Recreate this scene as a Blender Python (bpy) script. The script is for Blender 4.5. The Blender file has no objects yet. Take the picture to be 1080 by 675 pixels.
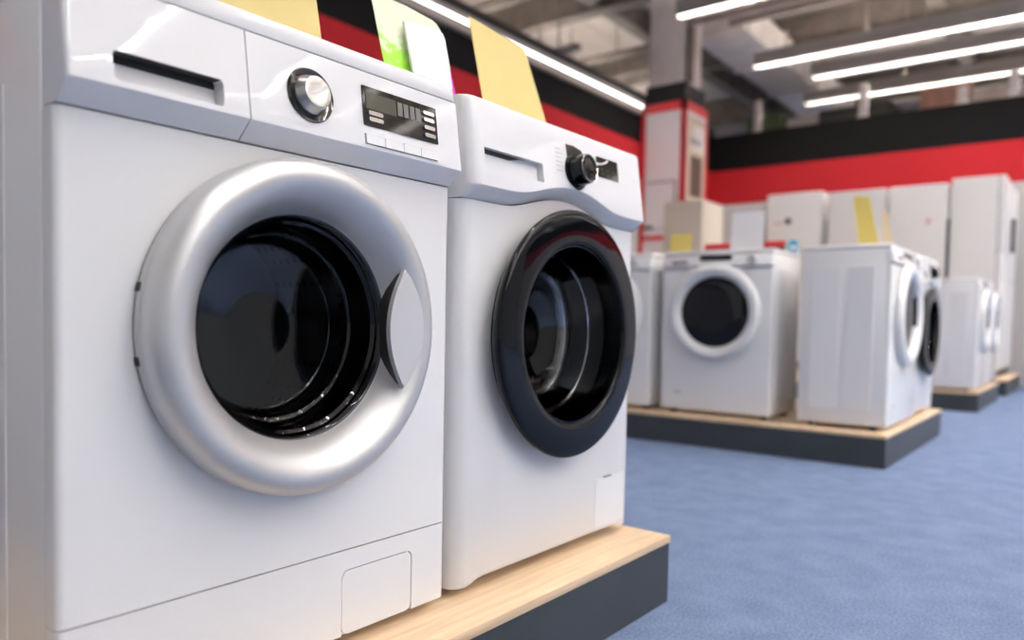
import bpy, bmesh, math, random
from mathutils import Vector, Matrix
random.seed(4)
S = bpy.context.scene
COL = S.collection
PI = math.pi
PT = 0.153          # height of the plinth tops above the floor

# ------------------------------------------------------------------ materials
def mat(name, color, rough=0.5, metal=0.0, coat=0.0, noise=0.0, nscale=30, bump=0.0, emit=None, estr=0.0, spec=0.5):
    m = bpy.data.materials.new(name); m.use_nodes = True
    nt = m.node_tree; b = nt.nodes['Principled BSDF']
    c = (*color, 1)
    b.inputs['Base Color'].default_value = c
    b.inputs['Roughness'].default_value = rough
    b.inputs['Metallic'].default_value = metal
    b.inputs['Coat Weight'].default_value = coat
    b.inputs['Coat Roughness'].default_value = 0.04
    b.inputs['Specular IOR Level'].default_value = spec
    if noise or bump:
        tc = nt.nodes.new('ShaderNodeTexCoord')
        n = nt.nodes.new('ShaderNodeTexNoise'); n.inputs['Scale'].default_value = nscale
        n.inputs['Detail'].default_value = 4
        nt.links.new(tc.outputs['Object'], n.inputs['Vector'])
        if noise:
            r = nt.nodes.new('ShaderNodeValToRGB')
            r.color_ramp.elements[0].position = 0.3; r.color_ramp.elements[1].position = 0.7
            r.color_ramp.elements[0].color = tuple(x*(1-noise) for x in color)+(1,)
            r.color_ramp.elements[1].color = tuple(min(1, x*(1+noise)) for x in color)+(1,)
            nt.links.new(n.outputs['Fac'], r.inputs['Fac'])
            nt.links.new(r.outputs['Color'], b.inputs['Base Color'])
        if bump:
            bp_ = nt.nodes.new('ShaderNodeBump'); bp_.inputs['Strength'].default_value = bump
            bp_.inputs['Distance'].default_value = 0.01
            nt.links.new(n.outputs['Fac'], bp_.inputs['Height'])
            nt.links.new(bp_.outputs['Normal'], b.inputs['Normal'])
    if emit:
        b.inputs['Emission Color'].default_value = (*emit, 1)
        b.inputs['Emission Strength'].default_value = estr
    return m

def glass_mat(name, tint, ior=1.5, rough=0.015):
    """thin door glass: Fresnel mirror over a tinted see-through layer"""
    m = bpy.data.materials.new(name); m.use_nodes = True
    nt = m.node_tree
    for n in list(nt.nodes): nt.nodes.remove(n)
    out = nt.nodes.new('ShaderNodeOutputMaterial')
    mix = nt.nodes.new('ShaderNodeMixShader')
    fr = nt.nodes.new('ShaderNodeFresnel'); fr.inputs['IOR'].default_value = ior
    tr = nt.nodes.new('ShaderNodeBsdfTransparent'); tr.inputs['Color'].default_value = (*tint, 1)
    gl = nt.nodes.new('ShaderNodeBsdfGlossy'); gl.inputs['Roughness'].default_value = rough
    nt.links.new(fr.outputs[0], mix.inputs[0]); nt.links.new(tr.outputs[0], mix.inputs[1])
    nt.links.new(gl.outputs[0], mix.inputs[2]); nt.links.new(mix.outputs[0], out.inputs[0])
    return m

def drum_mat(name):
    """stainless drum with rows of small dark perforations"""
    m = mat(name, (0.62, 0.63, 0.65), 0.22, 0.8)
    nt = m.node_tree; b = nt.nodes['Principled BSDF']
    tc = nt.nodes.new('ShaderNodeTexCoord')
    v = nt.nodes.new('ShaderNodeTexVoronoi'); v.inputs['Scale'].default_value = 52
    v.inputs['Randomness'].default_value = 0.0
    nt.links.new(tc.outputs['Object'], v.inputs['Vector'])
    r = nt.nodes.new('ShaderNodeValToRGB')
    r.color_ramp.elements[0].position = 0.25; r.color_ramp.elements[1].position = 0.33
    r.color_ramp.elements[0].color = (0.02, 0.02, 0.02, 1); r.color_ramp.elements[1].color = (0.62, 0.63, 0.65, 1)
    nt.links.new(v.outputs['Distance'], r.inputs['Fac']); nt.links.new(r.outputs['Color'], b.inputs['Base Color'])
    bm_ = nt.nodes.new('ShaderNodeBump'); bm_.inputs['Strength'].default_value = 0.6
    nt.links.new(v.outputs['Distance'], bm_.inputs['Height']); nt.links.new(bm_.outputs['Normal'], b.inputs['Normal'])
    return m

def wood_mat(name):
    m = mat(name, (0.78, 0.60, 0.40), 0.42)
    nt = m.node_tree; b = nt.nodes['Principled BSDF']
    tc = nt.nodes.new('ShaderNodeTexCoord'); mp = nt.nodes.new('ShaderNodeMapping')
    mp.inputs['Scale'].default_value = (1.6, 26, 26)
    n = nt.nodes.new('ShaderNodeTexNoise'); n.inputs['Scale'].default_value = 3.0; n.inputs['Detail'].default_value = 6
    r = nt.nodes.new('ShaderNodeValToRGB')
    r.color_ramp.elements[0].position = 0.3; r.color_ramp.elements[1].position = 0.72
    r.color_ramp.elements[0].color = (0.60, 0.43, 0.27, 1); r.color_ramp.elements[1].color = (0.78, 0.60, 0.41, 1)
    nt.links.new(tc.outputs['Object'], mp.inputs['Vector']); nt.links.new(mp.outputs[0], n.inputs['Vector'])
    nt.links.new(n.outputs['Fac'], r.inputs['Fac']); nt.links.new(r.outputs['Color'], b.inputs['Base Color'])
    return m

def carpet_mat(name):
    m = mat(name, (0.2, 0.3, 0.55), 0.95, spec=0.1)
    nt = m.node_tree; b = nt.nodes['Principled BSDF']
    tc = nt.nodes.new('ShaderNodeTexCoord')
    n1 = nt.nodes.new('ShaderNodeTexNoise'); n1.inputs['Scale'].default_value = 150; n1.inputs['Detail'].default_value = 3
    n2 = nt.nodes.new('ShaderNodeTexNoise'); n2.inputs['Scale'].default_value = 9; n2.inputs['Detail'].default_value = 5
    for n in (n1, n2): nt.links.new(tc.outputs['Object'], n.inputs['Vector'])
    mx = nt.nodes.new('ShaderNodeMath'); mx.operation = 'MULTIPLY_ADD'; mx.inputs[1].default_value = 0.35
    nt.links.new(n2.outputs['Fac'], mx.inputs[0])
    m2 = nt.nodes.new('ShaderNodeMath'); m2.operation = 'MULTIPLY'; m2.inputs[1].default_value = 0.65
    nt.links.new(n1.outputs['Fac'], m2.inputs[0]); nt.links.new(m2.outputs[0], mx.inputs[2])
    r = nt.nodes.new('ShaderNodeValToRGB')
    r.color_ramp.elements[0].position = 0.36; r.color_ramp.elements[1].position = 0.64
    r.color_ramp.elements[0].color = (0.105, 0.148, 0.255, 1); r.color_ramp.elements[1].color = (0.195, 0.255, 0.400, 1)
    nt.links.new(mx.outputs[0], r.inputs['Fac']); nt.links.new(r.outputs['Color'], b.inputs['Base Color'])
    bp_ = nt.nodes.new('ShaderNodeBump'); bp_.inputs['Strength'].default_value = 0.5; bp_.inputs['Distance'].default_value = 0.006
    nt.links.new(n1.outputs['Fac'], bp_.inputs['Height']); nt.links.new(bp_.outputs['Normal'], b.inputs['Normal'])
    return m

def stripe_wall_mat(name, z_low, z_mid):
    """white below, a red stripe, a black stripe above: painted bands"""
    m = mat(name, (0.8, 0.8, 0.8), 0.7, spec=0.15)
    nt = m.node_tree; b = nt.nodes['Principled BSDF']
    g = nt.nodes.new('ShaderNodeTexCoord'); sp = nt.nodes.new('ShaderNodeSeparateXYZ')
    nt.links.new(g.outputs['Object'], sp.inputs[0])
    dv = nt.nodes.new('ShaderNodeMath'); dv.operation = 'DIVIDE'; dv.inputs[1].default_value = 5.0
    nt.links.new(sp.outputs['Z'], dv.inputs[0])
    r = nt.nodes.new('ShaderNodeValToRGB'); r.color_ramp.interpolation = 'CONSTANT'
    e = r.color_ramp.elements
    e[0].position = 0; e[0].color = (0.62, 0.60, 0.60, 1)
    e[1].position = z_low/5.0; e[1].color = (0.56, 0.026, 0.034, 1)
    k = e.new(z_mid/5.0); k.color = (0.009, 0.0085, 0.009, 1)
    nt.links.new(dv.outputs[0], r.inputs['Fac']); nt.links.new(r.outputs['Color'], b.inputs['Base Color'])
    return m

def deck_mat(name):
    m = mat(name, (0.42, 0.37, 0.33), 0.8)
    nt = m.node_tree; b = nt.nodes['Principled BSDF']
    tc = nt.nodes.new('ShaderNodeTexCoord')
    w = nt.nodes.new('ShaderNodeTexWave'); w.bands_direction = 'Y'; w.inputs['Scale'].default_value = 1.2
    w.inputs['Distortion'].default_value = 0.3
    n = nt.nodes.new('ShaderNodeTexNoise'); n.inputs['Scale'].default_value = 0.8; n.inputs['Detail'].default_value = 4
    nt.links.new(tc.outputs['Object'], w.inputs['Vector']); nt.links.new(tc.outputs['Object'], n.inputs['Vector'])
    r = nt.nodes.new('ShaderNodeValToRGB')
    r.color_ramp.elements[0].color = (0.42, 0.36, 0.32, 1); r.color_ramp.elements[1].color = (0.64, 0.555, 0.50, 1)
    nt.links.new(n.outputs['Fac'], r.inputs['Fac']); nt.links.new(r.outputs['Color'], b.inputs['Base Color'])
    bp_ = nt.nodes.new('ShaderNodeBump'); bp_.inputs['Strength'].default_value = 0.8; bp_.inputs['Distance'].default_value = 0.05
    nt.links.new(w.outputs['Fac'], bp_.inputs['Height']); nt.links.new(bp_.outputs['Normal'], b.inputs['Normal'])
    return m

def print_mat(name):
    """marbled green print, pale at the top of the sheet"""
    m = mat(name, (0.5, 0.8, 0.2), 0.5)
    nt = m.node_tree; b = nt.nodes['Principled BSDF']
    tc = nt.nodes.new('ShaderNodeTexCoord'); sp = nt.nodes.new('ShaderNodeSeparateXYZ')
    nt.links.new(tc.outputs['Generated'], sp.inputs[0])
    n = nt.nodes.new('ShaderNodeTexNoise'); n.inputs['Scale'].default_value = 60; n.inputs['Detail'].default_value = 6
    nt.links.new(tc.outputs['Object'], n.inputs['Vector'])
    a = nt.nodes.new('ShaderNodeMath'); a.operation = 'MULTIPLY_ADD'; a.inputs[1].default_value = 0.8
    nt.links.new(n.outputs['Fac'], a.inputs[0]); nt.links.new(sp.outputs['Z'], a.inputs[2])
    r = nt.nodes.new('ShaderNodeValToRGB')
    r.color_ramp.elements[0].position = 0.80; r.color_ramp.elements[1].position = 1.0
    r.color_ramp.elements[0].color = (0.36, 0.80, 0.05, 1); r.color_ramp.elements[1].color = (0.74, 0.80, 0.60, 1)
    nt.links.new(a.outputs[0], r.inputs['Fac']); nt.links.new(r.outputs['Color'], b.inputs['Base Color'])
    return m

M = dict(
    white=mat('white_enamel', (0.80, 0.80, 0.81), 0.22, coat=0.25),
    whiteflat=mat('white_enamel_matt', (0.80, 0.80, 0.81), 0.45),
    panel=mat('white_gloss_plastic', (0.80, 0.80, 0.815), 0.03, nscale=7, bump=0.05),
    silver=mat('satin_silver_plastic', (0.60, 0.60, 0.61), 0.40, 0.58),
    whitering=mat('white_ring_plastic', (0.78, 0.78, 0.79), 0.25),
    grip=mat('grey_grip_plastic', (0.62, 0.62, 0.63), 0.38, 0.3),
    darkgrip=mat('grey_grip_pocket', (0.055, 0.053, 0.05), 0.55, 0.0),
    black=mat('black_gloss', (0.003, 0.004, 0.006), 0.04, spec=0.25),
    dark=mat('dark_rubber', (0.015, 0.015, 0.017), 0.6),
    gasket=mat('grey_gasket', (0.10, 0.10, 0.11), 0.55),
    drum=drum_mat('perforated_steel'),
    steel=mat('brushed_steel', (0.48, 0.48, 0.48), 0.28, 1.0),
    chrome=mat('chrome', (0.75, 0.75, 0.76), 0.10, 1.0),
    glassdark=glass_mat('smoked_glass', (0.36, 0.38, 0.42)),
    glass=glass_mat('clear_glass', (0.90, 0.91, 0.92)),
    bezel=mat('smoked_chrome_bezel', (0.10, 0.095, 0.09), 0.10, 0.8),
    disp=mat('black_display_window', (0.018, 0.016, 0.014), 0.05, spec=0.4),
    lcd=mat('unlit_lcd', (0.055, 0.055, 0.040), 0.15),
    lcdgrey=mat('grey_lcd_cell', (0.17, 0.17, 0.16), 0.15),
    wood=wood_mat('birch_board'),
    slate=mat('slate_laminate', (0.040, 0.047, 0.055), 0.45, noise=0.1, nscale=8),
    yellow=mat('yellow_card', (0.62, 0.50, 0.19), 0.55, noise=0.03, nscale=6),
    brightyellow=mat('bright_yellow_card', (0.84, 0.68, 0.19), 0.55),
    peach=mat('cream_card', (0.86, 0.72, 0.50), 0.6),
    paper=mat('white_card', (0.84, 0.82, 0.80), 0.6),
    bluepaper=mat('pale_card', (0.86, 0.87, 0.91), 0.6),
    green=print_mat('green_print'),
    magenta=mat('magenta_print', (0.62, 0.02, 0.50), 0.5),
    lime=mat('lime_print', (0.75, 0.83, 0.08), 0.5),
    red=mat('red_paint', (0.72, 0.045, 0.055), 0.4),
    blackcloth=mat('black_panel', (0.012, 0.012, 0.013), 0.6),
    fridge=mat('fridge_white', (0.84, 0.83, 0.825), 0.28),
    fridgegrey=mat('fridge_light_grey', (0.76, 0.75, 0.75), 0.3),
    fridgedull=mat('fridge_silver_grey', (0.58, 0.565, 0.57), 0.35),
    fridgebeige=mat('fridge_beige', (0.70, 0.62, 0.52), 0.35),
    blackplastic=mat('black_plastic', (0.02, 0.02, 0.022), 0.35),
    teal=mat('blue_carton', (0.03, 0.35, 0.62), 0.45), aqua=mat('aqua_carton', (0.10, 0.58, 0.60), 0.45),
    pink=mat('pink_print', (0.75, 0.35, 0.38), 0.5),
    poster=mat('poster_white', (0.84, 0.79, 0.79), 0.45), postercream=mat('poster_cream', (0.62, 0.52, 0.42), 0.5),
    posterbrown=mat('poster_brown', (0.10, 0.065, 0.05), 0.5), postergrey=mat('poster_grey', (0.30, 0.29, 0.30), 0.5),
    concrete=mat('painted_concrete', (0.74, 0.67, 0.63), 0.8, noise=0.12, nscale=3, bump=0.1),
    girder=mat('dusty_steel', (0.20, 0.165, 0.14), 0.7, noise=0.2, nscale=4),
    duct=mat('galvanised_duct', (0.70, 0.62, 0.57), 0.6, 0.0, noise=0.12, nscale=3),
    pipe=mat('painted_pipe', (0.33, 0.28, 0.25), 0.5),
    redpipe=mat('red_pipe', (0.35, 0.06, 0.05), 0.5),
    housing=mat('lamp_housing', (0.45, 0.42, 0.40), 0.5),
    tube=mat('lit_tube', (1, 1, 1), 0.5, emit=(1.0, 0.97, 0.94), estr=45.0),
    added_uplight=mat('added_uplight_glow', (1, 1, 1), 0.5, emit=(1.0, 0.95, 0.88), estr=22.0), lampwhite=mat('grey_lamp_housing', (0.30, 0.28, 0.265), 0.6),  # upward glow added to the lamps to brighten the roof
    walltube=mat('lit_wall_tube', (1, 1, 1), 0.5, emit=(1.0, 0.98, 0.96), estr=3.0),
    carpet=carpet_mat('blue_carpet'),
    deck=deck_mat('roof_deck'),
    hallwall=mat('hall_wall', (0.30, 0.26, 0.23), 0.8, noise=0.2, nscale=0.8),
    carton=mat('brown_carton', (0.42, 0.24, 0.19), 0.7, noise=0.2, nscale=6), carton2=mat('dark_carton', (0.06, 0.06, 0.055), 0.7),
    carton3=mat('green_carton', (0.10, 0.14, 0.06), 0.7), carton4=mat('white_carton', (0.55, 0.50, 0.48), 0.7),
)

# ------------------------------------------------------------------ mesh builder
class MB:
    def __init__(self): self.bm = bmesh.new()
    def _merge(self, b2):
        me = bpy.data.meshes.new('tmp'); b2.to_mesh(me); b2.free(); self.bm.from_mesh(me); bpy.data.meshes.remove(me)
        return self
    def box(self, x0, x1, y0, y1, z0, z1, bev=0.0, seg=2, only=None):
        b = bmesh.new()
        bmesh.ops.create_cube(b, size=1)
        for v in b.verts:
            v.co = Vector(((x0+x1)/2 + v.co.x*(x1-x0), (y0+y1)/2 + v.co.y*(y1-y0), (z0+z1)/2 + v.co.z*(z1-z0)))
        if bev > 0:
            es = [e for e in b.edges if only is None or only((e.verts[0].co+e.verts[1].co)/2, (e.verts[1].co-e.verts[0].co).normalized())]
            bmesh.ops.bevel(b, geom=es, offset=bev, segments=seg, profile=0.5, affect='EDGES')
        return self._merge(b)
    def loops(self, loops, closed_ring=False, caps=True):
        """loft through equal-length vertex loops"""
        bm = self.bm; rows = [[bm.verts.new(p) for p in L] for L in loops]; n = len(rows[0])
        for i in range(len(rows) - (0 if closed_ring else 1)):
            a, b = rows[i], rows[(i+1) % len(rows)]
            for k in range(n):
                bm.faces.new((a[k], a[(k+1) % n], b[(k+1) % n], b[k]))
        if caps and not closed_ring:
            bm.faces.new(rows[0]); bm.faces.new(list(reversed(rows[-1])))
        return self
    def lathe(self, prof, cx, cz, cy=0.0, n=96, axis='y', sx=1.0, sz=1.0):
        """closed profile of (radius, h) turned about an axis through (cx, cy, cz); h along +axis"""
        L = []
        for i in range(n):
            a = 2*PI*i/n; c, s = math.cos(a), math.sin(a)
            if axis == 'y': L.append([(cx+r*c*sx, cy+h, cz+r*s*sz) for r, h in prof])
            else: L.append([(cx+r*c, cy+r*s, cz+h) for r, h in prof])
        return self.loops(L, closed_ring=True)
    def disc(self, prof, cx, cz, cy=0.0, n=64):
        """open profile (radius, h) from rim to axis and back: solid of revolution with poles merged"""
        self.lathe(prof, cx, cz, cy, n); bmesh.ops.remove_doubles(self.bm, verts=self.bm.verts, dist=1e-6); return self
    def prism(self, poly, off):
        off = Vector(off)
        return self.loops([[Vector(p) for p in poly], [Vector(p)+off for p in poly]])
    def tube(self, pts, r, n=10):
        pts = [Vector(p) for p in pts]; L = []
        for i, p in enumerate(pts):
            d = (pts[min(i+1, len(pts)-1)] - pts[max(i-1, 0)]).normalized()
            u = d.orthogonal().normalized() if abs(d.z) > 0.9 else Vector((0, 0, 1)).cross(d).normalized(); w = d.cross(u)
            L.append([p + r*(math.cos(2*PI*k/n)*u + math.sin(2*PI*k/n)*w) for k in range(n)])
        return self.loops(L)
    def lean(self, x, y, z, deg=-7.5):
        bmesh.ops.rotate(self.bm, verts=self.bm.verts, cent=(x, y, z), matrix=Matrix.Rotation(math.radians(deg), 3, 'X')); return self
    def build(self, name, m, parent=None, cut=None, sharp=35, smooth=True):
        bm = self.bm
        bmesh.ops.remove_doubles(bm, verts=bm.verts, dist=1e-7)
        bmesh.ops.recalc_face_normals(bm, faces=bm.faces)
        me = bpy.data.meshes.new(name); bm.to_mesh(me); bm.free()
        o = bpy.data.objects.new(name, me); COL.objects.link(o)
        for c in (cut or []):
            co = c.build('cutter', None)
            md = o.modifiers.new('b', 'BOOLEAN'); md.object = co; md.operation = 'DIFFERENCE'; md.solver = 'EXACT'
            dg = bpy.context.evaluated_depsgraph_get()
            new = bpy.data.meshes.new_from_object(o.evaluated_get(dg))
            o.modifiers.clear(); old = o.data; o.data = new; bpy.data.meshes.remove(old); new.name = name
            bpy.data.objects.remove(co)
        if m: o.data.materials.clear(); o.data.materials.append(m)
        if smooth:
            for p in o.data.polygons: p.use_smooth = True
            o.data.set_sharp_from_angle(angle=math.radians(sharp))
        if parent: o.parent = parent
        return o

def tag(o, label, cat, group=None):
    o['label'] = label; o['category'] = cat
    if group: o['group'] = group
    return o
def thing(name, label, cat, loc, rz=0.0, group=None):
    o = bpy.data.objects.new(name, None); COL.objects.link(o); o.empty_display_size = 0.1
    o.location = loc; o.rotation_euler = (0, 0, rz)
    return tag(o, label, cat, group)
def struct(o): o['kind'] = 'structure'; return o
def dup(root, loc, rz, label, group=None):
    r = root.copy(); COL.objects.link(r); r.location = loc; r.rotation_euler = (0, 0, rz); r['label'] = label
    if group: r['group'] = group
    def rec(src, dst):
        for ch in list(src.children):
            c = ch.copy(); COL.objects.link(c); c.parent = dst; rec(ch, c)
    rec(root, r)
    return r

# ------------------------------------------------------------------ washing machines
H = 0.862
def fillet(pts, n=7):
    """open polyline of (r, h, radius): corners rounded with n-segment arcs"""
    out = []
    for i, (x, y, rad) in enumerate(pts):
        p = Vector((x, y))
        if i in (0, len(pts)-1) or rad <= 0: out.append((x, y)); continue
        a = Vector(pts[i-1][:2])-p; b = Vector(pts[i+1][:2])-p
        a.normalize(); b.normalize()
        ang = a.angle(b); t = rad/math.tan(ang/2)
        A, B = p+a*t, p+b*t; cen = p+(a+b).normalized()*(rad/math.sin(ang/2))
        u, v = A-cen, B-cen; tot = u.angle(v)
        for k in range(n+1):
            f = k/n; q = cen + (u*math.sin((1-f)*tot)+v*math.sin(f*tot))/math.sin(tot); out.append((q.x, q.y))
    return out
def interp(pts, z):
    for (z0, y0), (z1, y1) in zip(pts, pts[1:]):
        if z <= z1: return y0 + (y1-y0)*max(0, min(1, (z-z0)/(z1-z0)))
    return pts[-1][1]
PANEL = [(0.722, -0.031), (0.760, -0.026), (0.834, -0.016), (0.860, -0.0130)]      # lean of the fascia
def py(z): return interp(PANEL, z)

def plate(pts, t, name, m, parent, lift=0.0005, rnd=None):
    """thin plate lying on the leaning fascia; pts = (x, z)"""
    mb = MB(); mb.prism([(x, py(z)+0.002, z) for x, z in pts], (0, -t-0.002-lift, 0))
    return mb.build(name, m, parent, sharp=20)

def rrect(x0, x1, z0, z1, r, n=5):
    P = []
    for cx, cz, a0 in ((x1-r, z1-r, 0), (x0+r, z1-r, 90), (x0+r, z0+r, 180), (x1-r, z0+r, 270)):
        for k in range(n+1):
            a = math.radians(a0 + 90*k/n); P.append((cx+r*math.cos(a), cz+r*math.sin(a)))
    return P

def fascia(xs, zb, zt, side_r=0.006, xmin=-0.298, xmax=0.298, ztop=0.8345):
    """loft of the control-panel profile along x, ends rounded off"""
    L = []
    for x in xs:
        e = 0.0
        for edge in (xmin, xmax):
            d = abs(x-edge)
            if d < side_r: e = max(e, side_r - math.sqrt(max(0, side_r**2-(side_r-d)**2)))
        b, t = zb(x), zt(x)
        prof = [(0.045, b), (-0.004+e*0.6, b), (-0.0290+e, t-0.0015), (-0.0310+e, t+0.0008), (-0.0310+e, t+0.004)]
        for z in (0.760, 0.785, 0.81): prof.append((py(z)+e, z))
        if ztop > 0.85: prof += [(py(0.835)+e, 0.835), (py(ztop)+e, ztop-0.009), (py(ztop)+0.0015+e, ztop-0.004), (py(ztop)+0.005+e, ztop-0.001), (py(ztop)+0.010+e, ztop), (0.045, ztop)]
        else: prof += [(-0.016+e, ztop-0.002), (-0.013+e, ztop), (0.045, ztop)]
        L.append([(x, yy, zz) for yy, zz in prof])
    return MB().loops(L)

def spaced(a, b, n, dense=(), r=0.006, ends=(True, True)):
    xs = [a + (b-a)*i/n for i in range(n+1)]
    for flag, e, s in ((ends[0], a, 1), (ends[1], b, -1)):
        if flag: xs += [e + s*r*t for t in (0.08, 0.2, 0.4, 0.7, 1.0)]
    return sorted(set(round(x, 5) for x in xs))

def cabinet(root, depth, matl, front_y=0.030, r=0.004):
    mb = MB().box(-0.3, 0.3, front_y, depth, 0.022, 0.836, r, 2)
    hole = MB().disc([(0.0, -0.1), (0.19, -0.1), (0.19, 0.30), (0.0, 0.30)], 0, 0.468 if r == 0.004 else 0.457, 0.0, 64)
    cb = mb.build('cabinet', matl, root, cut=[hole])
    for s in (-1, 1):       # stamped stiffening field on each side sheet
        x0, x1 = (-0.3015, -0.299) if s < 0 else (0.299, 0.3015)
        MB().box(x0, x1, 0.13, depth-0.06, 0.07, 0.74, 0.0012, 1).build('side_panel', matl, cb)
    for sx in (-0.25, 0.25):
        for yy in (0.07, depth-0.06):
            MB().lathe([(0.001, 0), (0.021, 0), (0.021, 0.008), (0.012, 0.012), (0.012, 0.024), (0.001, 0.024)], sx, 0, yy, 20, axis='z').build('foot', M['dark'], root)

def drum(root, cz, deep):
    g = MB().lathe([(0.188, 0.004), (0.186, 0.02), (0.180, 0.040), (0.173, 0.070), (0.172, 0.084), (0.178, 0.088), (0.183, 0.075), (0.188, 0.045), (0.1895, 0.02), (0.1895, 0.004)], 0, cz, 0, 72)
    g.build('door_gasket', M['gasket'], root)
    d = MB().lathe([(0.157, 0.098), (0.158, 0.0925), (0.163, 0.0895), (0.170, 0.0895), (0.179, 0.0915), (0.186, 0.098), (0.186, deep-0.03), (0.17, deep-0.005), (0.08, deep-0.02), (0.004, deep-0.02),
                    (0.004, deep-0.008), (0.08, deep-0.008), (0.175, deep+0.004), (0.189, deep-0.025), (0.189, 0.102), (0.180, 0.100), (0.162, 0.101)], 0, cz, 0, 72)
    dr = d.build('drum', M['drum'], root)
    for k in range(3):
        a = math.radians(90+120*k)
        p = MB().box(-0.02, 0.02, 0.12, deep-0.06, 0.135, 0.185, 0.012, 3)
        bmesh.ops.rotate(p.bm, verts=p.bm.verts, cent=(0, 0, 0), matrix=Matrix.Rotation(a, 3, 'Y'))
        bmesh.ops.translate(p.bm, verts=p.bm.verts, vec=(0, 0, cz))
        p.build('drum_paddle', M['steel'], dr)

def top_cover(root, depth, matl, z0=0.8360, front=-0.013):
    prof = [(depth, z0), (front, z0), (front-0.0005, z0+0.001), (front+0.002, H-0.006), (front+0.0035, H-0.0025), (front+0.007, H-0.0005), (front+0.012, H), (depth-0.01, H), (depth, H-0.006)]
    L = []
    for x, e in ((-0.300, 0.010), (-0.2985, 0.005), (-0.295, 0.002), (-0.288, 0.0), (0.288, 0.0), (0.295, 0.002), (0.2985, 0.005), (0.300, 0.010)):
        L.append([(x, y+(e if y < 0.1 else -e), z-(e*0.8 if z > z0+0.01 else 0)) for y, z in prof])
    MB().loops(L).build('top_cover', matl, root, sharp=50)

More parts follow.
